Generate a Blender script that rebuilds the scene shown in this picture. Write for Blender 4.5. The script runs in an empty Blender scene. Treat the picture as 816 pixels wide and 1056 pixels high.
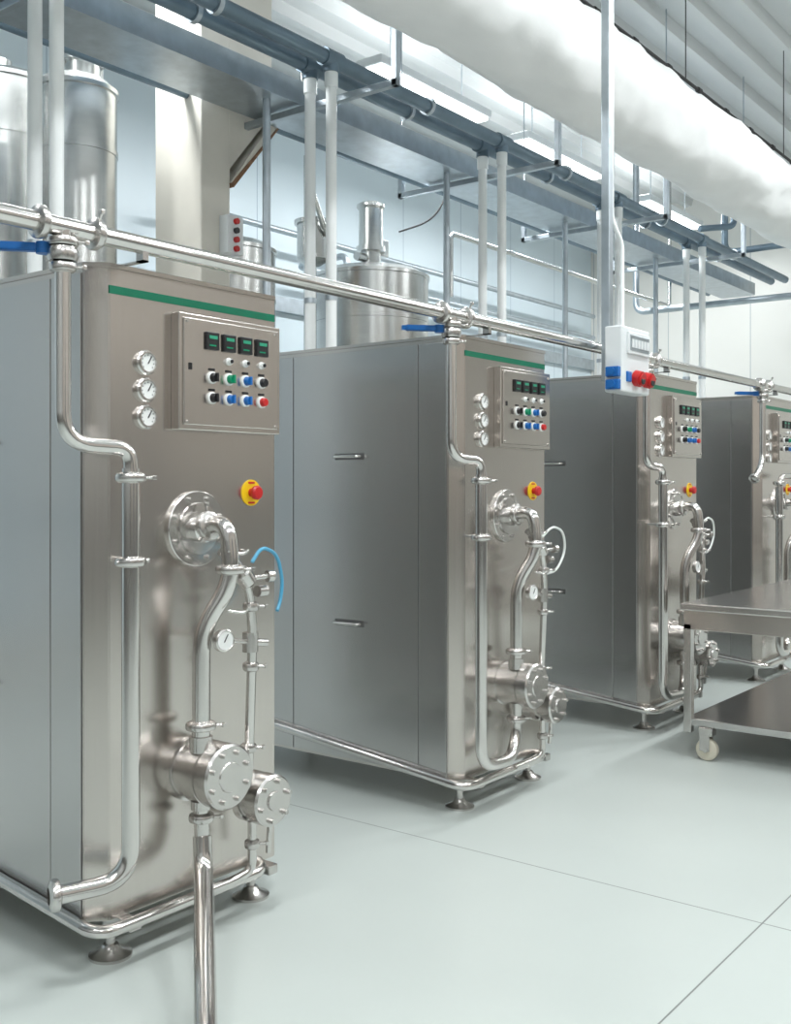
import bpy, bmesh, math, random
from mathutils import Vector, Matrix, noise
random.seed(4)
scn=bpy.context.scene
# ------------------------------------------------------------------ materials
def mat(name,col,metal=0.0,rough=0.5,emit=None,es=0,noise_s=None,noise_amt=0.06,scale=(1,1,1),bump=0.0,rough_var=0.0,detail=5,lo=.3,hi=.7):
    m=bpy.data.materials.new(name); m.use_nodes=True
    nt=m.node_tree; b=nt.nodes['Principled BSDF']
    b.inputs['Base Color'].default_value=(*col,1); b.inputs['Metallic'].default_value=metal
    b.inputs['Roughness'].default_value=rough
    if emit: b.inputs['Emission Color'].default_value=(*emit,1); b.inputs['Emission Strength'].default_value=es
    if noise_s:
        tc=nt.nodes.new('ShaderNodeTexCoord'); mp=nt.nodes.new('ShaderNodeMapping'); mp.inputs['Scale'].default_value=scale
        n=nt.nodes.new('ShaderNodeTexNoise'); n.inputs['Scale'].default_value=noise_s; n.inputs['Detail'].default_value=detail
        nt.links.new(tc.outputs['Object'],mp.inputs['Vector']); nt.links.new(mp.outputs['Vector'],n.inputs['Vector'])
        r=nt.nodes.new('ShaderNodeMapRange'); r.inputs['From Min'].default_value=lo; r.inputs['From Max'].default_value=hi
        r.inputs['To Min'].default_value=1-noise_amt; r.inputs['To Max'].default_value=1+noise_amt
        nt.links.new(n.outputs['Fac'],r.inputs['Value'])
        mx=nt.nodes.new('ShaderNodeVectorMath'); mx.operation='SCALE'; mx.inputs[0].default_value=col
        nt.links.new(r.outputs['Result'],mx.inputs['Scale']); nt.links.new(mx.outputs['Vector'],b.inputs['Base Color'])
        if rough_var:
            r2=nt.nodes.new('ShaderNodeMapRange'); r2.inputs['From Min'].default_value=.3; r2.inputs['From Max'].default_value=.7
            r2.inputs['To Min'].default_value=rough-rough_var; r2.inputs['To Max'].default_value=rough+rough_var
            nt.links.new(n.outputs['Fac'],r2.inputs['Value']); nt.links.new(r2.outputs['Result'],b.inputs['Roughness'])
        if bump:
            bp=nt.nodes.new('ShaderNodeBump'); bp.inputs['Strength'].default_value=bump; bp.inputs['Distance'].default_value=.01
            nt.links.new(n.outputs['Fac'],bp.inputs['Height']); nt.links.new(bp.outputs['Normal'],b.inputs['Normal'])
    return m
M={}
M['steel']=mat('brushed_steel',(.62,.58,.545),1,.235,noise_s=5,noise_amt=.02,scale=(30,30,.5),detail=2,rough_var=.006)
M['steel_side']=mat('brushed_steel_side',(.57,.56,.55),1,.245,noise_s=5,noise_amt=.015,scale=(30,30,.5),detail=2,rough_var=.006)
M['polish']=mat('polished_pipe_steel',(.68,.66,.64),1,.18,noise_s=8,noise_amt=.03)
M['cast']=mat('machined_steel',(.62,.60,.58),1,.25,noise_s=20,noise_amt=.04)
M['tank']=mat('tank_steel',(.60,.61,.60),1,.26,noise_s=4,noise_amt=.04,scale=(1,1,8))
M['galv']=mat('galvanised',(.46,.51,.55),.9,.38,noise_s=12,noise_amt=.10)
M['bpipe']=mat('blue_grey_pipe',(.15,.21,.26),.35,.38,noise_s=6,noise_amt=.14)
M['white']=mat('white_plastic',(.84,.87,.87),0,.4,noise_s=5,noise_amt=.03)
M['wpanel']=mat('white_enclosure',(.72,.75,.76),0,.4)
M['green']=mat('green_stripe',(.0,.22,.12),0,.35)
M['black']=mat('black_plastic',(.012,.012,.014),0,.35)
M['dark']=mat('dark_gap',(.03,.03,.03),.2,.6)
M['seam']=mat('panel_seam_shadow',(.16,.16,.16),.6,.5)
M['blue']=mat('blue_plastic',(.01,.13,.42),0,.35)
M['red']=mat('red_plastic',(.50,.015,.015),0,.35)
M['yellow']=mat('yellow_disc',(.85,.55,.01),0,.4)
M['gled']=mat('green_button',(.0,.25,.12),0,.3)
M['dial']=mat('dial_face',(.80,.81,.80),0,.3)
M['digit']=mat('display_digits',(.02,.2,.12),0,.3,emit=(.1,.9,.5),es=.12)
M['cream']=mat('cream_paint',(.70,.67,.60),0,.5,noise_s=3,noise_amt=.07)
M['bhose']=mat('blue_hose',(.08,.35,.55),0,.3)
M['whose']=mat('white_hose',(.75,.78,.76),0,.35)
M['fabric']=mat('duct_fabric',(.87,.88,.88),0,.85,noise_s=3,noise_amt=.02,bump=.3,scale=(1.5,3,3))
M['lamp']=mat('lamp_diffuser',(1,1,1),0,.5,emit=(.95,.99,1),es=6)
M['rubber']=mat('caster_tyre',(.62,.58,.48),0,.5)
M['rust']=mat('rust_stain',(.25,.14,.08),0,.8,noise_s=30,noise_amt=.3)
M['dado']=mat('dark_dado',(.14,.13,.12),0,.4,noise_s=2,noise_amt=.1)  # dark band added on unseen walls to darken steel reflections
M['doorm']=mat('door_paint_dark',(.10,.095,.09),0,.4,noise_s=2,noise_amt=.1)  # dark colour of the added doors, mirrored in the steel

def floor_mat():
    m=mat('floor_epoxy',(.56,.605,.58),0,.32,noise_s=1.1,noise_amt=.06,detail=6,lo=.15,hi=.85)
    nt=m.node_tree; b=nt.nodes['Principled BSDF']
    lk=b.inputs['Base Color'].links[0]; src=lk.from_socket
    g=nt.nodes.new('ShaderNodeNewGeometry'); sp=nt.nodes.new('ShaderNodeSeparateXYZ'); nt.links.new(g.outputs['Position'],sp.inputs[0])
    outs=[]
    for ax,off in (('X',3.278),('Y',1.10)):
        s=nt.nodes.new('ShaderNodeMath'); s.operation='ADD'; s.inputs[1].default_value=40-off+2
        nt.links.new(sp.outputs[ax],s.inputs[0])
        mo=nt.nodes.new('ShaderNodeMath'); mo.operation='MODULO'; mo.inputs[1].default_value=4; nt.links.new(s.outputs[0],mo.inputs[0])
        d=nt.nodes.new('ShaderNodeMath'); d.operation='SUBTRACT'; d.inputs[1].default_value=2; nt.links.new(mo.outputs[0],d.inputs[0])
        a=nt.nodes.new('ShaderNodeMath'); a.operation='ABSOLUTE'; nt.links.new(d.outputs[0],a.inputs[0])
        l=nt.nodes.new('ShaderNodeMath'); l.operation='LESS_THAN'; l.inputs[1].default_value=.0026; nt.links.new(a.outputs[0],l.inputs[0])
        outs.append(l)
    mxm=nt.nodes.new('ShaderNodeMath'); mxm.operation='MAXIMUM'; nt.links.new(outs[0].outputs[0],mxm.inputs[0]); nt.links.new(outs[1].outputs[0],mxm.inputs[1])
    mix=nt.nodes.new('ShaderNodeMix'); mix.data_type='RGBA'
    nt.links.new(mxm.outputs[0],mix.inputs['Factor']); nt.links.new(src,mix.inputs[6]); mix.inputs[7].default_value=(.22,.24,.23,1)
    nt.links.new(mix.outputs[2],b.inputs['Base Color'])
    return m
M['floor']=floor_mat()
def wall_mat(name,col,axis):
    m=mat(name,col,0,.4,noise_s=.8,noise_amt=.03)
    nt=m.node_tree; b=nt.nodes['Principled BSDF']; src=b.inputs['Base Color'].links[0].from_socket
    g=nt.nodes.new('ShaderNodeNewGeometry'); sp=nt.nodes.new('ShaderNodeSeparateXYZ'); nt.links.new(g.outputs['Position'],sp.inputs[0])
    s=nt.nodes.new('ShaderNodeMath'); s.operation='ADD'; s.inputs[1].default_value=40; nt.links.new(sp.outputs[axis],s.inputs[0])
    mo=nt.nodes.new('ShaderNodeMath'); mo.operation='MODULO'; mo.inputs[1].default_value=1.15; nt.links.new(s.outputs[0],mo.inputs[0])
    l=nt.nodes.new('ShaderNodeMath'); l.operation='LESS_THAN'; l.inputs[1].default_value=.012; nt.links.new(mo.outputs[0],l.inputs[0])
    mix=nt.nodes.new('ShaderNodeMix'); mix.data_type='RGBA'
    nt.links.new(l.outputs[0],mix.inputs['Factor']); nt.links.new(src,mix.inputs[6]); mix.inputs[7].default_value=(col[0]*.6,col[1]*.65,col[2]*.7,1)
    nt.links.new(mix.outputs[2],b.inputs['Base Color'])
    return m
M['wallb']=wall_mat('wall_panels_blue',(.64,.73,.78),'X')
M['walle']=wall_mat('wall_panels_warm',(.76,.75,.71),'Y')
M['walll']=wall_mat('wall_panels_grey',(.50,.50,.49),'Y')
M['wallf']=wall_mat('wall_panels_front',(.56,.50,.45),'X')
M['ceil']=mat('ceiling_paint',(.64,.66,.66),0,.5,noise_s=1,noise_amt=.03)
# ------------------------------------------------------------------ builder
class B:
    def __init__(s,name):
        s.name=name; s.bm=bmesh.new(); s.mats=[]
    def mi(s,m):
        if m not in s.mats: s.mats.append(m)
        return s.mats.index(m)
    def box(s,lo,hi,m,bev=0.0,seg=2):
        t=bmesh.new(); bmesh.ops.create_cube(t,size=1)
        lo=Vector(lo);hi=Vector(hi); c=(lo+hi)/2; d=hi-lo
        for v in t.verts: v.co=Vector((v.co.x*d.x,v.co.y*d.y,v.co.z*d.z))+c
        if bev>0: bmesh.ops.bevel(t,geom=t.edges[:],offset=bev,segments=seg,affect='EDGES',profile=.5)
        s.merge(t,m)
    def merge(s,t,m,M4=None,smooth=False):
        i=s.mi(m); mp={}
        for v in t.verts: mp[v]=s.bm.verts.new((M4@v.co) if M4 else v.co)
        for f in t.faces:
            try: nf=s.bm.faces.new([mp[v] for v in f.verts])
            except ValueError: continue
            nf.material_index=i; nf.smooth=smooth
        t.free()
    def prism(s,pts,z0,z1,m,axis='Z',bev=0):
        def mk(p,h):
            if axis=='Z': return Vector((p[0],p[1],h))
            if axis=='Y': return Vector((p[0],h,p[1]))
            return Vector((h,p[0],p[1]))
        t=bmesh.new(); a=[t.verts.new(mk(p,z0)) for p in pts]; b=[t.verts.new(mk(p,z1)) for p in pts]
        n=len(pts)
        t.faces.new(a); t.faces.new(b[::-1])
        for k in range(n): t.faces.new([a[k],b[k],b[(k+1)%n],a[(k+1)%n]][::-1])
        bmesh.ops.recalc_face_normals(t,faces=t.faces[:])
        if bev: bmesh.ops.bevel(t,geom=t.edges[:],offset=bev,segments=2,affect='EDGES')
        s.merge(t,m)
    def revolve(s,p0,ax,prof,m,n=28):
        i=s.mi(m); p0=Vector(p0); ax=Vector(ax).normalized()
        u=ax.orthogonal().normalized(); w=ax.cross(u)
        rings=[]
        for d,r in prof:
            if r<=1e-6: rings.append([s.bm.verts.new(p0+ax*d)])
            else: rings.append([s.bm.verts.new(p0+ax*d+(u*math.cos(a)+w*math.sin(a))*r) for a in [2*math.pi*k/n for k in range(n)]])
        for k in range(len(rings)-1):
            a,b=rings[k],rings[k+1]
            for j in range(n):
                j2=(j+1)%n
                if len(a)==1 and len(b)==1: break
                if len(a)==1: f=s.bm.faces.new([a[0],b[j2],b[j]][::-1])
                elif len(b)==1: f=s.bm.faces.new([a[j],a[j2],b[0]])
                else: f=s.bm.faces.new([a[j],a[j2],b[j2],b[j]])
                f.material_index=i; f.smooth=True
        for k in range(1,len(rings)-1):
            v1=Vector((prof[k][0]-prof[k-1][0],prof[k][1]-prof[k-1][1])); v2=Vector((prof[k+1][0]-prof[k][0],prof[k+1][1]-prof[k][1]))
            if v1.length>1e-7 and v2.length>1e-7 and v1.angle(v2)>math.radians(35) and len(rings[k])>1:
                r=rings[k]
                for j in range(n):
                    e=s.bm.edges.get((r[j],r[(j+1)%n]))
                    if e: e.smooth=False
    def cyl(s,p0,p1,r,m,r2=None,n=24):
        p0=Vector(p0);p1=Vector(p1); L=(p1-p0).length; r2=r if r2 is None else r2
        s.revolve(p0,p1-p0,[(0,0),(0,r),(L,r2),(L,0)],m,n)
    def tube(s,pts,r,m,fil=.05,n=16,caps=True):
        pts=[Vector(p) for p in pts]; path=[pts[0]]
        for k in range(1,len(pts)-1):
            a,b,c=pts[k-1],pts[k],pts[k+1]
            f=min(fil,(a-b).length*.49,(c-b).length*.49)
            q0=b+(a-b).normalized()*f; q2=b+(c-b).normalized()*f
            for j in range(9):
                t=j/8; path.append(q0*(1-t)**2+b*(2*t*(1-t))*1.0+q2*t*t)
        path.append(pts[-1])
        pp=[path[0]]
        for p in path[1:]:
            if (p-pp[-1]).length>1e-5: pp.append(p)
        path=pp; i=s.mi(m)
        tan=[]
        for k in range(len(path)):
            a=path[max(k-1,0)]; b=path[min(k+1,len(path)-1)]; tan.append((b-a).normalized())
        u=tan[0].orthogonal().normalized(); rings=[]
        for k,p in enumerate(path):
            if k: 
                u=(u-tan[k]*u.dot(tan[k])).normalized()
            w=tan[k].cross(u)
            rings.append([s.bm.verts.new(p+(u*math.cos(a)+w*math.sin(a))*r) for a in [2*math.pi*q/n for q in range(n)]])
        for k in range(len(rings)-1):
            for j in range(n):
                f=s.bm.faces.new([rings[k][j],rings[k][(j+1)%n],rings[k+1][(j+1)%n],rings[k+1][j]]); f.smooth=True; f.material_index=i
        if caps:
            for rg,rev in ((rings[0],True),(rings[-1],False)):
                f=s.bm.faces.new(rg[::-1] if rev else rg); f.material_index=i
                for e in f.edges: e.smooth=False
    def clamp(s,p,ax,r,m,wing=True):
        p=Vector(p); ax=Vector(ax).normalized()
        s.revolve(p-ax*.016,ax,[(0,r*.9),(0.002,r*1.25),(.006,r*1.62),(.011,r*1.72),(.021,r*1.72),(.026,r*1.62),(.030,r*1.25),(.032,r*.9)],m,24)
        if wing:
            u=Vector((.75,-.66,0)) if abs(ax.z)>.5 else Vector((0,-.5,.85)); u=(u-ax*u.dot(ax)).normalized()
            q=p+u*r*1.7; s.cyl(q-u*.004,q+u*.022,.005,m,n=8); s.box(q+u*.02-Vector((.006,.006,.006)),q+u*.02+Vector((.006,.006,.006)),m,.002)
    def finish(s,parent=None,loc=None):
        me=bpy.data.meshes.new(s.name); 
        bmesh.ops.recalc_face_normals(s.bm,faces=s.bm.faces[:])
        s.bm.to_mesh(me); s.bm.free()
        for m in s.mats: me.materials.append(M[m])
        o=bpy.data.objects.new(s.name,me); scn.collection.objects.link(o)
        if parent: o.parent=parent
        if loc: o.location=loc
        return o
def empty(name,loc=(0,0,0)):
    e=bpy.data.objects.new(name,None); e.location=loc; e.empty_display_size=.2; scn.collection.objects.link(e); return e

# ------------------------------------------------------------------ room
X0,X1,Y0,Y1,H=-4,14,-5,7.2,5.3
b=B('floor'); b.box((X0,Y0,-.1),(X1,Y1,0),'floor'); b.finish()
b=B('wall_back'); b.box((X0,Y1,0),(X1,Y1+.12,H),'wallb'); b.finish()
b=B('wall_right'); b.box((X1,Y0,0),(X1+.12,Y1+.12,H),'walle'); b.finish()
b=B('wall_left'); b.box((X0-.12,Y0,0),(X0,Y1+.12,H),'walll'); b.box((X0,Y0,0),(X0+.02,Y1,1.3),'dado'); b.finish()  # lower band is added out of view, darkens side panel reflections
b=B('wall_front'); b.box((X0-.12,Y0-.12,0),(X1+.12,Y0,H),'wallf'); b.box((X0+.02,Y0,0),(X1,Y0+.02,1.25),'dado'); b.finish()  # lower band is added behind the camera for reflection contrast
for k,x in enumerate((1.0,6.6,11.2)):  # unseen doors, added as dark reflections for the machine fronts
    b=B('door_%d'%(k+1)); b.box((x,Y0+.021,0),(x+1.5,Y0+.06,2.5),'doorm',.005)
    b.box((x-.08,Y0+.021,0),(x-.002,Y0+.09,2.58),'galv',.005); b.box((x+1.502,Y0+.021,0),(x+1.58,Y0+.09,2.58),'galv',.005); b.box((x-.08,Y0+.021,2.502),(x+1.58,Y0+.09,2.58),'galv',.005)
    b.cyl((x+1.35,Y0+.06,1.05),(x+1.35,Y0+.11,1.05),.015,'cast',n=10); b.cyl((x+1.35,Y0+.1,1.05),(x+1.22,Y0+.1,1.05),.012,'cast',n=10)
    b.finish()
b=B('ceiling'); b.box((X0-.12,Y0-.12,H),(X1+.12,Y1+.12,H+.1),'ceil')
y=Y0+.1
while y<Y1-.2:
    b.prism([(y,H+.01),(y+.03,H-.09),(y+.12,H-.09),(y+.15,H+.01)],X0,X1,'ceil',axis='X'); y+=.34
b.finish()
b=B('baseboard_back'); b.box((X0,Y1-.03,0),(X1,Y1,.15),'cream',.005); b.finish()
b=B('baseboard_right'); b.box((X1-.03,Y0,0),(X1,Y1-.03,.15),'cream',.005); b.finish()
b=B('trim_back'); b.box((X0,Y1-.06,3.05),(X1,Y1,3.2),'galv',.005); b.finish()

# ------------------------------------------------------------------ freezer machines
D=2.45
def bolts(b,c,ax,R,n,r,h,m='cast'):
    ax=Vector(ax).normalized(); u=ax.orthogonal().normalized(); w=ax.cross(u); c=Vector(c)
    for k in range(n):
        a=2*math.pi*(k+.5)/n; p=c+(u*math.cos(a)+w*math.sin(a))*R
        b.revolve(p,ax,[(0,0),(0,r*1.4),(h*.25,r*1.4),(h*.25,r),(h,r),(h,0)],m,6)
def machine(x0,kind,dlx):
    E=empty('ice_cream_freezer_machine',(x0,D,0))
    W=.66; dep=1.5; ztop=1.98; zb=.13
    b=B('body')
    b.prism([(0,0),(W,0),(W+.05,.05),(W+.05,dep),(-.05,dep),(-.05,.05)],zb,ztop-.012,'steel',bev=.003)
    b.prism([(-.001,-.004),(W+.001,-.004),(W+.054,.049),(W+.054,dep+.004),(-.054,dep+.004),(-.054,.049)],ztop-.014,ztop,'steel',bev=.002)
    b.box((-.0515,.055,zb+.012),(-.0495,dep-.01,ztop-.03),'seam')
    b.box((-.0545,.057,zb+.012),(-.049,.198,ztop-.03),'steel_side',.0015)
    b.box((-.0545,.202,zb+.012),(-.049,.918,ztop-.03),'steel_side',.0015)
    b.box((-.0545,.922,zb+.012),(-.049,dep-.01,ztop-.03),'steel_side',.0015)
    b.box((W+.049,.06,zb+.012),(W+.0535,dep-.01,ztop-.03),'steel_side',.0015)
    b.box((.0,-.0015,1.894),(W,.001,1.917),'green')
    for z in (1.484,.746):
        b.box((-.056,.495,z-.014),(-.054,.665,z+.014),'seam',.0005)  # dark plate painted in as the handle's shadow on the panel
        b.tube([(-.05,.51,z),(-.09,.51,z),(-.09,.65,z),(-.05,.65,z)],.0065,'polish',.014,10)
    b.finish(E)
    b=B('levelling_feet')
    for lx in (.05,W-.05):
        for ly in (.06,dep-.08):
            b.cyl((lx,ly,.02),(lx,ly,zb+.01),.014,'cast',n=12)
            b.revolve((lx,ly,0),(0,0,1),[(0,0),(0,.062),(.008,.062),(.022,.03),(.035,.022),(.035,0)],'cast',24)
            b.cyl((lx,ly,.085),(lx,ly,.105),.024,'cast',n=6)
    b.finish(E)
    b=B('base_rail')
    b.tube([(-.075,1.35,.27),(-.075,-.05,.125),(.56,-.05,.125),(.60,.03,.135)],.018,'polish',.07)
    for ly in (.5,1.2): b.cyl((-.075,ly,.18),(-.04,ly,.18),.008,'cast',n=10)
    for lx in (.05,.60): b.box((lx-.02,-.055,.10),(lx+.02,.09,.13),'cast',.003)
    b.finish(E)
    b=B('control_panel')
    b.box((.223,-.035,1.52),(.650,.001,1.869),'steel',.003)
    b.box((.238,-.041,1.535),(.636,-.033,1.855),'steel',.003)
    for i,lx in enumerate((.346,.416,.487,.558)):
        b.box((lx-.026,-.05,1.766),(lx+.026,-.040,1.820),'black',.003)
        b.box((lx-.016,-.0515,1.799),(lx+.016,-.049,1.809),'digit'); b.box((lx-.016,-.0515,1.777),(lx+.010,-.049,1.781),'gled')
        for r_,z in enumerate((1.737,1.682,1.62)):
            if r_==0 and i==0: continue
            c=(lx,-.041,z)
            if r_==0:
                b.revolve(c,(0,-1,0),[(0,0),(0,.012),(.004,.012),(.006,.009),(.014,.008),(.014,0)],'dial' ,14)
                b.cyl((lx,-.05,z),(lx,-.058,z),.006,'black',n=10)
            else:
                colr={(1,0):'black',(1,1):'gled',(1,2):'blue',(1,3):'black',(2,0):'black',(2,1):'blue',(2,2):'blue',(2,3):'red'}[(r_,i)]
                b.revolve(c,(0,-1,0),[(0,0),(0,.019),(.006,.019),(.008,.014),(.008,0)],'dial',20)
                b.revolve(c,(0,-1,0),[(.007,0),(.007,.0145),(.02,.013),(.022,.011),(.022,0)],colr,16)
                if i!=3: b.box((lx-.004,-.071,z-.013),(lx+.004,-.06,z+.013),colr,.001)
                b.box((lx-.012,-.043,z+.021),(lx+.012,-.040,z+.028),'black')
    for lx,z in ((.25,1.545),(.25,1.845),(.624,1.545),(.624,1.845)): b.cyl((lx,-.041,z),(lx,-.046,z),.005,'cast',n=8)
    b.box((.255,-.0425,1.70),(.268,-.040,1.72),'black')
    b.finish(E)
    b=B('pressure_gauges')
    for z in (1.71,1.631,1.553):
        b.revolve((.126,0,z),(0,-1,0),[(0,0),(0,.036),(.008,.036),(.012,.031),(.018,.031),(.018,.027),(.012,.026),(.012,0)],'cast',28)
        b.revolve((.126,-.0122,z),(0,-1,0),[(0,0),(0,.026),(.001,.026),(.001,0)],'dial',24)
        b.prism([(.124,z-.004),(.128,z-.004),(.140,z+.018),(.138,z+.019)],-.0150,-.0136,'black',axis='Y')
        for k in range(9):
            a=math.radians(-40+k*32.5); px=.126+.021*math.cos(a); pz=z+.021*math.sin(a)
            b.box((px-.0015,-.0140,pz-.0015),(px+.0015,-.0130,pz+.0015),'black')
    b.finish(E)
    b=B('emergency_stop')
    b.revolve((.552,0,1.331),(0,-1,0),[(0,0),(0,.042),(.003,.042),(.003,0)],'yellow',32)
    b.revolve((.552,-.003,1.331),(0,-1,0),[(0,0),(0,.014),(.018,.014),(.018,.022),(.028,.023),(.034,.018),(.036,0)],'red',24)
    for k in (.032,-.032): b.box((.552-.014,-.0042,1.331+k-.003),(.552+.014,-.003,1.331+k+.003),'red')
    b.finish(E)
    b=B('barrel_flange')
    fc=(.318,0,1.223)
    b.revolve(fc,(0,-1,0),[(0,0),(0,.115),(.010,.115),(.013,.112),(.013,.08),(.020,.078),(.022,.05),(.022,0)],'cast',40)
    bolts(b,(.318,-.013,1.223),(0,-1,0),.096,8,.007,.012)
    b.revolve(fc,(0,-1,0),[(.02,.042),(.045,.042),(.05,.034)],'polish',24)
    b.finish(E)
    b=B('outlet_pipework')
    R_=.0265
    b.tube([(.318,-.02,1.225),(.318,-.14,1.248),(.325,-.155,1.07),(.262,-.09,.93),(.26,-.09,.56)],R_,'polish',.075,20)
    b.clamp((.318,-.06,1.232),(0,-1,.17),R_,'cast'); b.clamp((.323,-.149,1.105),(0,0,1),R_,'cast')
    b.clamp((.26,-.09,.645),(0,0,1),R_,'cast')
    b.tube([(.318,-.11,1.16),(.37,-.13,1.12),(.42,-.13,1.03),(.432,-.13,.90),(.432,-.11,.43)],.0145,'polish',.04,14)
    b.clamp((.35,-.122,1.135),(.7,-.1,-.5),.0135,'cast')
    b.clamp((.425,-.13,.985),(0,0,1),.0145,'cast'); b.clamp((.432,-.122,.80),(0,0,1),.0145,'cast'); b.clamp((.432,-.112,.55),(0,0,1),.0145,'cast')
    b.revolve((.400,-.13,1.075),(.5,0,-.6),[(-.03,0),(-.03,.018),(-.02,.028),(.02,.028),(.03,.018),(.03,0)],'cast',16)
    b.cyl((.41,-.13,1.07),(.475,-.15,1.075),.008,'cast',n=10); b.revolve((.475,-.15,1.075),(1,-.2,0),[(0,0),(0,.018),(.02,.018),(.02,0)],'cast',12)
    b.revolve((.447,-.135,1.03),(1,0,0),[(0,0),(0,.018),(.035,.018),(.035,0)],'cast',12)
    b.cyl((.432,-.12,.875),(.315,-.145,.895),.008,'cast',n=10)
    b.cyl((.432,-.12,.875),(.50,-.12,.865),.012,'cast',n=10)
    b.revolve((.432,-.12,.875),(0,0,1),[(-.03,0),(-.03,.024),(.03,.024),(.03,0)],'cast',16)
    b.revolve((.30,-.135,.897),(-.1,-1,0),[(0,0),(0,.034),(.018,.034),(.021,.030),(.018,.028),(.018,0)],'cast',26)
    b.revolve((.30,-.135,.897),(-.1,-1,0),[(.0185,0),(.0185,.0275),(.019,.0275),(.0195,0)],'dial',24)
    b.prism([(.289,.893),(.292,.893),(.306,.915),(.304,.916)],-.158,-.1565,'black',axis='Y')
    for zz,ax in ((1.16,1),(.985,1)):
        b.tube([(.30,-.16,zz),(.35,-.175,zz-.01),(.37,-.175,zz-.0)],.005,'polish',.01,8)
    if kind==0:
        b.tube([(.43,-.13,1.12),(.47,-.13,1.165),(.55,-.12,1.14),(.585,-.11,1.05),(.575,-.11,.99),(.55,-.12,.96)],.006,'bhose',.05,10)
    else:
        b.tube([(.43,-.12,1.13),(.50,-.13,1.175),(.62,-.12,1.15),(.66,-.11,1.06),(.58,-.11,.97),(.45,-.12,.965)],.0055,'whose',.09,10)
    b.finish(E)
    b=B('product_pump')
    c=(.30,0,.4975)
    b.revolve(c,(0,-1,0),[(0,0),(0,.096),(.012,.096),(.014,.088),(.060,.088),(.062,.096),(.112,.096),(.114,.090),(.118,.090),(.12,.096),(.165,.096),(.172,.090),(.172,.045),(.176,.042),(.176,0)],'cast',44)
    bolts(b,(.30,-.170,.4975),(0,-1,0),.073,8,.0075,.014)
    b.cyl((.26,-.09,.57),(.26,-.09,.615),.034,'cast',n=20); b.cyl((.26,-.09,.40),(.26,-.09,.425),.03,'cast',n=20)
    b.finish(E)
    b=B('mix_pump')
    c=(.484,-.0,.385)
    b.revolve(c,(0,-1,0),[(0,0),(0,.05),(.06,.05),(.062,.078),(.09,.078),(.092,.070),(.12,.070),(.122,.079),(.165,.079),(.172,.073),(.172,.03),(.178,.028),(.178,0)],'cast',40)
    bolts(b,(.484,-.170,.385),(0,-1,0),.060,6,.0075,.016)
    b.cyl((.432,-.11,.43),(.432,-.11,.475),.022,'cast',n=16)
    b.tube([(.45,-.11,.32),(.45,-.11,.17),(.40,-.09,.15),(.30,-.06,.135)],.014,'polish',.03,12)
    b.clamp((.45,-.11,.25),(0,0,1),.014,'cast')
    b.tube([(.53,-.11,.33),(.53,-.10,.20)],.009,'polish',.03,10)
    b.finish(E)
    b=B('feed_pipe_and_valve')
    ux,uy=-.20,-.07
    b.cyl((ux,uy,1.985),(ux,uy,2.02),.024,'polish'); b.clamp((ux,uy,1.990),(0,0,1),.024,'cast')
    b.revolve((ux,uy,1.940),(0,0,1),[(0,.02),(0,.036),(.012,.040),(.026,.040),(.036,.036),(.036,.02)],'cast',26)
    b.clamp((ux,uy,1.925),(0,0,1),.020,'cast')
    d=Vector((-.75,.66,0)); p=Vector((ux,uy,1.972)); q=Vector((.66,.75,0))
    b.cyl(p-d*.0,p+d*.055,.010,'cast',n=12)
    t=bmesh.new(); bmesh.ops.create_cube(t,size=1); bmesh.ops.bevel(t,geom=t.edges[:],offset=.12,segments=2,affect='EDGES')
    R=Matrix((( d.x,q.x,0,0),(d.y,q.y,0,0),(0,0,1,0),(0,0,0,1)))
    b.merge(t,'blue',Matrix.Translation(p+d*.125+Vector((0,0,.002)))@R@Matrix.Diagonal((.15,.028,.022,1)),False)
    b.cyl(p+d*.05-Vector((0,0,.014)),p+d*.05+Vector((0,0,.016)),.018,'blue',n=16)
    low=(dlx,-.11); RL=.025
    if kind==0:
        b.tube([(ux,uy,1.93),(ux,uy,1.462),(low[0],low[1],1.455),(low[0],low[1],1.36)],.021,'polish',.085,20)
        b.tube([(low[0],low[1],1.40),(low[0],low[1],.275),(-.19,-.03,.268)],RL,'polish',.10,22)
        b.clamp((-.195,-.027,.268),(-.9,.4,0),RL,'cast',False)
    elif kind==1:
        b.tube([(ux,uy,1.93),(ux,uy,1.462),(low[0],low[1],1.455),(low[0],low[1],1.36)],.021,'polish',.085,20)
        b.tube([(low[0],low[1],1.40),(low[0],low[1],.215),(.17,-.115,.20),(.26,-.09,.27),(.26,-.09,.42)],RL,'polish',.09,22)
        b.clamp((.26,-.09,.355),(0,0,1),RL,'cast')
    else:
        b.tube([(ux,uy,1.93),(ux,uy,1.50),(-.34,-.06,1.40)],.021,'polish',.085,20)
        b.clamp((-.335,-.06,1.405),(-.8,0,-.6),.021,'cast',False)
        b.tube([(.02,-.11,1.35),(.02,-.11,.215),(.17,-.115,.20),(.26,-.09,.27),(.26,-.09,.42)],RL,'polish',.09,22)
        b.tube([(.02,-.11,1.33),(.06,-.11,1.42),(.40,-.11,1.43)],.0195,'polish',.06,18)
        low=(.02,-.11)
    b.clamp((low[0],low[1],1.375),(0,0,1),RL,'cast'); b.clamp((low[0],low[1],1.145),(0,0,1),RL,'cast',False)
    b.cyl((low[0]-.05,low[1]-.0,1.145),(low[0]+.06,low[1]-.0,1.145),.006,'cast',n=10)
    b.cyl((low[0]+.05,low[1]-.0,1.145),(low[0]+.05,.0,1.145),.006,'cast',n=10)
    b.finish(E)
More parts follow.
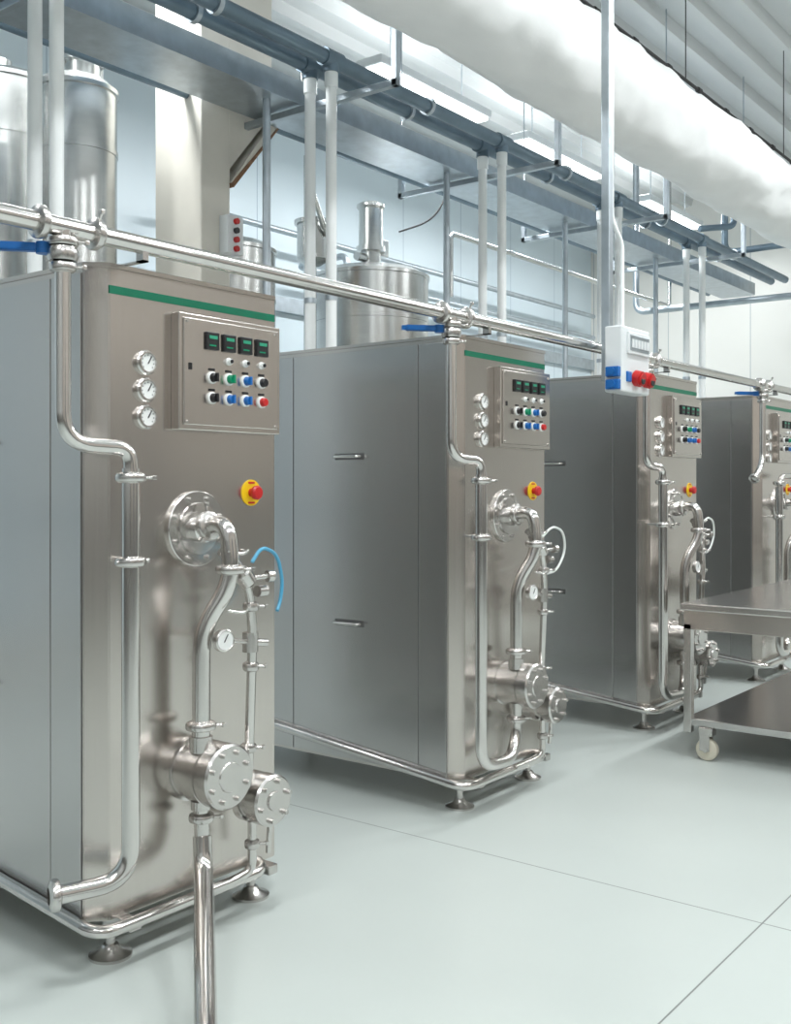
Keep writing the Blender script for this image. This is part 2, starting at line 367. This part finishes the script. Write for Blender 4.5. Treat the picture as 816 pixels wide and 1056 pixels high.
    if kind==0:
        b=B('drain_pipe')
        b.tube([(.26,-.09,.42),(.26,-.095,.30)],.022,'polish',.02,18)
        b.clamp((.26,-.092,.375),(0,0,1),.022,'cast')
        b.tube([(.26,-.095,.32),(.25,-.11,.24),(.19,-.18,.20),(-.12,-.53,.075),(-.45,-.90,.028)],.028,'polish',.08,20)
        b.finish(E)
    return E
machine(1.854,0,-.012)
machine(3.639,1,-.045)
machine(5.466,1,-.08)
machine(7.30,2,0)
machine(9.12,1,-.05)

# ------------------------------------------------------------------ long product header
b=B('product_header_pipe')
b.tube([(-1.5,2.38,2.03),(11,2.38,2.03)],.0255,'polish',n=24)
for x0 in (1.854,3.639,5.466,7.30,9.12):
    b.clamp((x0-.10,2.38,2.03),(1,0,0),.0255,'cast'); b.clamp((x0-.27,2.38,2.03),(1,0,0),.0255,'cast',False)
    b.box((x0+.05,2.365,1.981),(x0+.07,2.48,1.985),'cast'); b.box((x0+.05,2.365,1.981),(x0+.07,2.395,2.01),'cast')
b.finish()

# ------------------------------------------------------------------ overhead services
b=B('overhead_service_headers')
for yy in (3.93,4.09):
    b.tube([(X0+.1,yy,3.76),(12.5,yy,3.76)],.042,'bpipe',n=20)
DX=[.88,2.70,4.49,6.30,8.13,9.97]
for x in DX:
    for yy in (3.93,4.09):
        b.revolve((x-.07,yy,3.76),(1,0,0),[(0,.042),(0,.052),(.14,.052),(.14,.042)],'bpipe',20)
        b.cyl((x,yy,3.685),(x,yy,3.76),.045,'bpipe')
for x in (1.8,3.6,5.4,7.2,9.0,10.8):
    for yy in (3.93,4.09): b.revolve((x,yy,3.76),(1,0,0),[(0,.042),(0,.056),(.03,.056),(.03,.042)],'galv',20)
b.finish()
for x in DX:
    b=B('white_drop_pipes')
    for yy in (3.93,4.09):
        b.cyl((x,yy,.35),(x,yy,3.684),.031,'white'); b.cyl((x,yy,3.6),(x,yy,3.684),.038,'white')
        b.cyl((x,yy,.0),(x,yy,.35),.02,'white')
        for zz in (1.2,2.4): b.cyl((x,yy,zz),(x,yy,zz+.03),.036,'galv')
    b.finish()
b=B('overhead_cable_tray')
b.box((X0+.1,4.30,3.62),(12.5,4.66,3.635),'galv'); b.box((X0+.1,4.28,3.62),(12.5,4.30,3.76),'galv'); b.box((X0+.1,4.66,3.62),(12.5,4.68,3.76),'galv')
b.tube([(X0+.1,4.85,3.70),(12.5,4.85,3.70)],.03,'bpipe',n=14)
for x in (.95,2.78,4.62,6.45,8.28,10.1):
    b.box((x-.02,3.55,3.565),(x+.02,4.95,3.605),'galv',.004)
    for yy in (3.57,4.93):
        b.box((x-.02,yy-.02,3.565),(x+.02,yy+.02,3.95),'galv',.004)
        b.cyl((x,yy,3.9),(x,yy,H),.006,'galv',n=8)
b.finish()
for x in (2.6,4.43,6.27,8.04,9.9):
    b=B('tray_support_post')
    b.cyl((x,4.38,0),(x,4.38,3.62),.024,'galv',n=16); b.revolve((x,4.38,0),(0,0,1),[(0,0),(0,.07),(.01,.07),(.01,.024)],'galv',20)
    b.finish()
b=B('ceiling_steam_pipe')
b.tube([(11,5.1,H),(11,5.1,3.3),(11,2.6,3.3),(11,2.6,H)],.035,'galv',.12)
b.tube([(11.3,4.2,H),(11.3,4.2,3.9),(11.3,2.2,3.9),(11.3,2.2,H)],.035,'bpipe',.12)
b.finish()
b=B('blue_handwheel_valve')
b.tube([(9.9,3.93,3.85),(10.2,3.7,3.9),(10.2,3.7,4.1)],.03,'bpipe',.06)
b.revolve((10.2,3.7,4.08),(0,0,1),[(0,0),(0,.07),(.08,.07),(.08,0)],'blue',16)
for k in range(24):
    a=2*math.pi*k/24; a2=2*math.pi*(k+1)/24
    b.cyl((10.2+.12*math.cos(a),3.7+.12*math.sin(a),4.25),(10.2+.12*math.cos(a2),3.7+.12*math.sin(a2),4.25),.015,'blue',n=8)
b.cyl((10.08,3.7,4.25),(10.32,3.7,4.25),.012,'blue',n=8); b.cyl((10.2,3.7,4.1),(10.2,3.7,4.26),.015,'blue',n=8)
b.finish()

# ------------------------------------------------------------------ fabric duct
b=B('fabric_air_duct'); i=b.mi('fabric'); nx=360; na=40; rings=[]
for k in range(nx+1):
    x=-2+14.5*k/nx; ring=[]
    sag=.035*abs(math.sin(math.pi*(x/.55)))
    for j in range(na):
        a=2*math.pi*j/na; ca,sa=math.cos(a),math.sin(a)
        w=noise.noise(Vector((x*2.2,ca*1.6,sa*1.6)))*.03+noise.noise(Vector((x*6,ca*2.5,sa*2.5+9)))*.014
        r=.305+w
        z=3.85+sa*r*(1.0)- (sag if sa>.5 else 0)*(sa)
        ring.append(b.bm.verts.new((x,3.0+ca*r,z)))
    rings.append(ring)
for k in range(nx):
    for j in range(na):
        f=b.bm.faces.new([rings[k][j],rings[k][(j+1)%na],rings[k+1][(j+1)%na],rings[k+1][j]]); f.smooth=True; f.material_index=i
for rg in (rings[0],rings[-1]): b.bm.faces.new(rg)
b.cyl((-2,3,4.28),(12.5,3,4.28),.012,'dark',n=8)
x=-1.8
while x<12.4:
    b.cyl((x,3,4.11),(x,3,4.28),.006,'dark',n=6); b.cyl((x-.03,3,4.28),(x+.03,3,4.28),.02,'dark',n=8); x+=.55
x=-1.5
while x<12.4:
    b.cyl((x,3,4.28),(x,3,H),.004,'dark',n=6); x+=2.2
b.finish()

# ------------------------------------------------------------------ socket post
E=empty('socket_box_on_post',(0,0,0))
b=B('post'); b.box((4.648,2.293,1.86),(4.692,2.337,H),'galv',.004); b.finish(E)
b=B('white_conduit'); b.tube([(4.80,2.30,2.10),(4.80,2.30,2.55),(4.715,2.315,2.65),(4.715,2.315,H)],.012,'white',.04); b.finish(E)
b=B('enclosure')
b.box((4.59,2.20,1.80),(4.90,2.29,2.115),'wpanel',.008)
b.box((4.64,2.188,1.985),(4.88,2.203,2.09),'wpanel',.004); b.box((4.655,2.185,2.0),(4.865,2.190,2.075),'galv',.002)
for k in range(6): b.box((4.668+k*.033,2.182,2.015),(4.690+k*.033,2.187,2.055),'wpanel')
for z in (1.835,1.895):
    b.box((4.565,2.205,z-.024),(4.592,2.275,z+.024),'blue',.005); b.cyl((4.567,2.24,z),(4.555,2.24,z),.018,'blue',n=16)
for x in (4.73,4.84):
    b.cyl((x,2.20,1.875),(x,2.165,1.865),.038,'red',n=24); b.cyl((x,2.168,1.865),(x,2.155,1.862),.030,'red',n=24); b.cyl((x,2.156,1.862),(x,2.154,1.862),.022,'dark',n=20)
b.box((4.635,2.19,1.85),(4.68,2.203,1.90),'blue',.004)
b.finish(E)

# ------------------------------------------------------------------ column
b=B('structural_column')
b.box((4.23,4.72,0),(4.463,5.14,H),'cream',.01)
b.prism([(4.46,3.27),(4.84,3.72),(4.84,H),(4.46,H)],4.74,5.12,'cream',axis='Y')
b.prism([(4.455,3.20),(4.475,3.18),(4.88,3.66),(4.86,3.72)],4.705,5.15,'cream',axis='Y')
b.prism([(4.455,3.19),(4.475,3.17),(4.88,3.645),(4.88,3.66)],4.70,5.15,'rust',axis='Y')
b.finish()
b=B('wall_switch_box')
b.box((4.37,4.645,2.75),(4.50,4.72,2.98),'wpanel',.006)
for k,c in enumerate(('red','red','black','red')):
    b.cyl((4.435,4.645,2.78+k*.055),(4.435,4.625,2.78+k*.055),.018,c,n=14)
b.finish()

# ------------------------------------------------------------------ tanks
def tank(x,y,r,z0,z1,top):
    E=empty('steel_mixing_tank',(x,y,0))
    b=B('vessel')
    b.revolve((0,0,z0),(0,0,1),[(-.12,0),(-.10,r*.5),(0,r),(z1-z0,r),(z1-z0+.004,r+.012),(z1-z0+.03,r+.012),(z1-z0+.035,r),(z1-z0+.08,r*.80),(z1-z0+.12,r*.4),(z1-z0+.13,0)],'tank',44)
    for zz in (z0+.4,z1-.35): b.revolve((0,0,zz),(0,0,1),[(0,r),(.002,r+.006),(.03,r+.006),(.032,r)],'tank',44)
    b.finish(E)
    b=B('legs')
    for k in range(4):
        a=math.pi/4+k*math.pi/2; b.cyl((r*.8*math.cos(a),r*.8*math.sin(a),0),(r*.8*math.cos(a),r*.8*math.sin(a),z0+.05),.03,'tank',n=12)
    b.finish(E)
    b=B('agitator')
    if top==0:
        b.revolve((0,0,z1+.10),(0,0,1),[(0,0),(0,.13),(.03,.13),(.03,.08),(.14,.08),(.14,.12),(.18,.12),(.18,.10),(.48,.10),(.50,.115),(.52,.115),(.54,.08),(.55,0)],'tank',26)
        b.box((.08,-.05,z1+.22),(.18,.05,z1+.36),'tank',.01); b.cyl((-.18,.0,z1+.18),(-.05,0,z1+.18),.035,'tank')
    elif top==1:
        b.revolve((0.05,0,z1+.10),(0,0,1),[(0,0),(0,.10),(.10,.10),(.10,.125),(.13,.125),(.13,.10),(.20,.10),(.22,0)],'tank',26)
    else:
        b.revolve((0,0,z1+.1),(0,0,1),[(0,0),(0,.08),(.12,.08),(.14,0)],'tank',26)
    b.finish(E)
tank(6.68,5.42,.47,.6,3.02,0)
tank(3.72,5.23,.235,.6,3.62,1)
tank(3.86,6.25,.42,.6,3.9,2)
tank(5.22,5.55,.34,.6,3.0,2)
tank(2.75,5.6,.35,.6,3.5,1)
b=B('inline_filter_housing')
b.cyl((5.85,5.30,0),(5.85,5.30,3.0),.025,'tank',n=14)
b.revolve((5.85,5.30,3.0),(0,0,1),[(0,0),(0,.06),(.04,.12),(.30,.12),(.30,.14),(.33,.14),(.34,.10),(.38,0)],'tank',28)
b.finish()
b=B('wall_pipework')
for x,y,r in ((4.02,5.50,.02),(4.12,5.55,.02),(4.2,5.65,.025),(7.2,6.6,.03)):
    b.cyl((x,y,0),(x,y,4.4),r,'tank',n=14)
b.tube([(7.3,6.2,0),(7.3,6.2,3.45),(7.4,6.9,3.45),(13.5,6.9,3.45)],.03,'galv',.1)
b.tube([(5.9,6.9,0),(5.9,6.9,3.75),(13.5,6.9,3.75)],.03,'galv',.1)
b.tube([(5.85,5.16,3.2),(5.6,5.1,3.5),(5.5,5.1,4.4)],.02,'tank',.06)
b.finish()
b=B('sloping_transfer_pipe')
b.tube([(7.1,4.92,2.9),(7.1,4.92,3.42),(7.3,4.92,3.42),(11.5,4.92,3.42),(11.5,4.92,H)],.022,'tank',.06)
b.tube([(7.25,5.1,4.2),(7.25,5.05,3.8),(7.1,5.1,3.55),(6.9,5.3,3.45)],.008,'dark',.15,8)
b.finish()

# ------------------------------------------------------------------ table
E=empty('stainless_work_table',(0,0,0))
tx0,tx1,ty0,ty1,zt=5.03,6.95,.95,2.10,.77
b=B('top')
b.box((tx0,ty0,zt-.035),(tx1,ty1,zt),'cast',.006)
b.box((tx0+.015,ty0+.015,zt-.13),(tx1-.015,ty1-.015,zt-.033),'steel',.003)
b.finish(E)
b=B('undershelf')
b.box((tx0+.02,ty0+.02,.165),(tx1-.02,ty1-.02,.20),'steel_side',.004)
b.finish(E)
b=B('frame_legs')
for x in (tx0+.035,tx1-.035):
    for y in (ty0+.035,ty1-.035):
        b.box((x-.02,y-.02,.13),(x+.02,y+.02,zt-.10),'cast',.003)
b.finish(E)
b=B('casters')
for x in (tx0+.035,tx1-.035):
    for y in (ty0+.09,ty1-.13):
        b.box((x-.03,y-.035,.125),(x+.03,y+.035,.165),'cast',.004)
        b.box((x-.028,y-.02,.05),(x-.022,y+.03,.13),'cast',.001); b.box((x+.022,y-.02,.05),(x+.028,y+.03,.13),'cast',.001)
        b.revolve((x-.018,y,.055),(1,0,0),[(0,0),(0,.045),(.005,.054),(.031,.054),(.036,.045),(.036,0)],'rubber',28)
        b.cyl((x-.03,y,.055),(x+.03,y,.055),.012,'cast',n=12)
b.finish(E)

# ------------------------------------------------------------------ lamps
def lamp(x,y,z,pw,L=1.5):
    E=empty('fluorescent_ceiling_lamp',(x,y,z))
    b=B('housing'); b.box((-L/2-.03,-.13,.0),(L/2+.03,.13,.07),'wpanel',.01)
    for s in (-.5,.5): b.cyl((s,0,.06),(s,0,H-z),.006,'galv',n=8)
    b.finish(E)
    b=B('diffuser'); b.box((-L/2,-.11,-.03),(L/2,.11,.002),'lamp',.01); b.box((-L/2,-.09,.068),(L/2,.09,.08),'lamp',.003); b.finish(E)  # upper glowing strip is added to brighten the ceiling
    for nm,zz,e,rx in (('lamp_light',-.045,pw,0),('lamp_uplight',.095,pw*.16,math.pi)):  # upward light is an added fill for the dark ceiling
        ld=bpy.data.lights.new(nm,'AREA'); ld.shape='RECTANGLE'; ld.size=L; ld.size_y=.3 if rx==0 else .18; ld.energy=e; ld.color=(.96,.988,1)
        lo=bpy.data.objects.new(nm,ld); lo.location=(0,0,zz); lo.rotation_euler=(rx,0,0); lo.parent=E; scn.collection.objects.link(lo)
for x in (0.5,3.6,7.1,9.3,12): lamp(x,5.15,4.6,64)
for x in (-1.5,1.5,4.5,7.5,10.5): lamp(x,1.0,4.75,60)
for x in (-1.5,2,5.5,9.5): lamp(x,-2.2,4.75,68)
w=bpy.data.worlds.new('World'); scn.world=w; w.use_nodes=True
w.node_tree.nodes['Background'].inputs[0].default_value=(.8,.9,1,1); w.node_tree.nodes['Background'].inputs[1].default_value=.3

# ------------------------------------------------------------------ camera
cd=bpy.data.cameras.new('camera'); co=bpy.data.objects.new('camera',cd); scn.collection.objects.link(co)
cd.sensor_fit='HORIZONTAL'; cd.sensor_width=36; cd.lens=36*1089/816; cd.shift_y=-26/816; cd.clip_start=.05
co.location=(0,0,1.35); co.rotation_euler=(math.pi/2,0,-math.atan2(1089,842))
scn.camera=co
try:
    scn.view_settings.view_transform='Standard'; scn.view_settings.look='None'; scn.view_settings.exposure=0
except Exception as e: print(e)
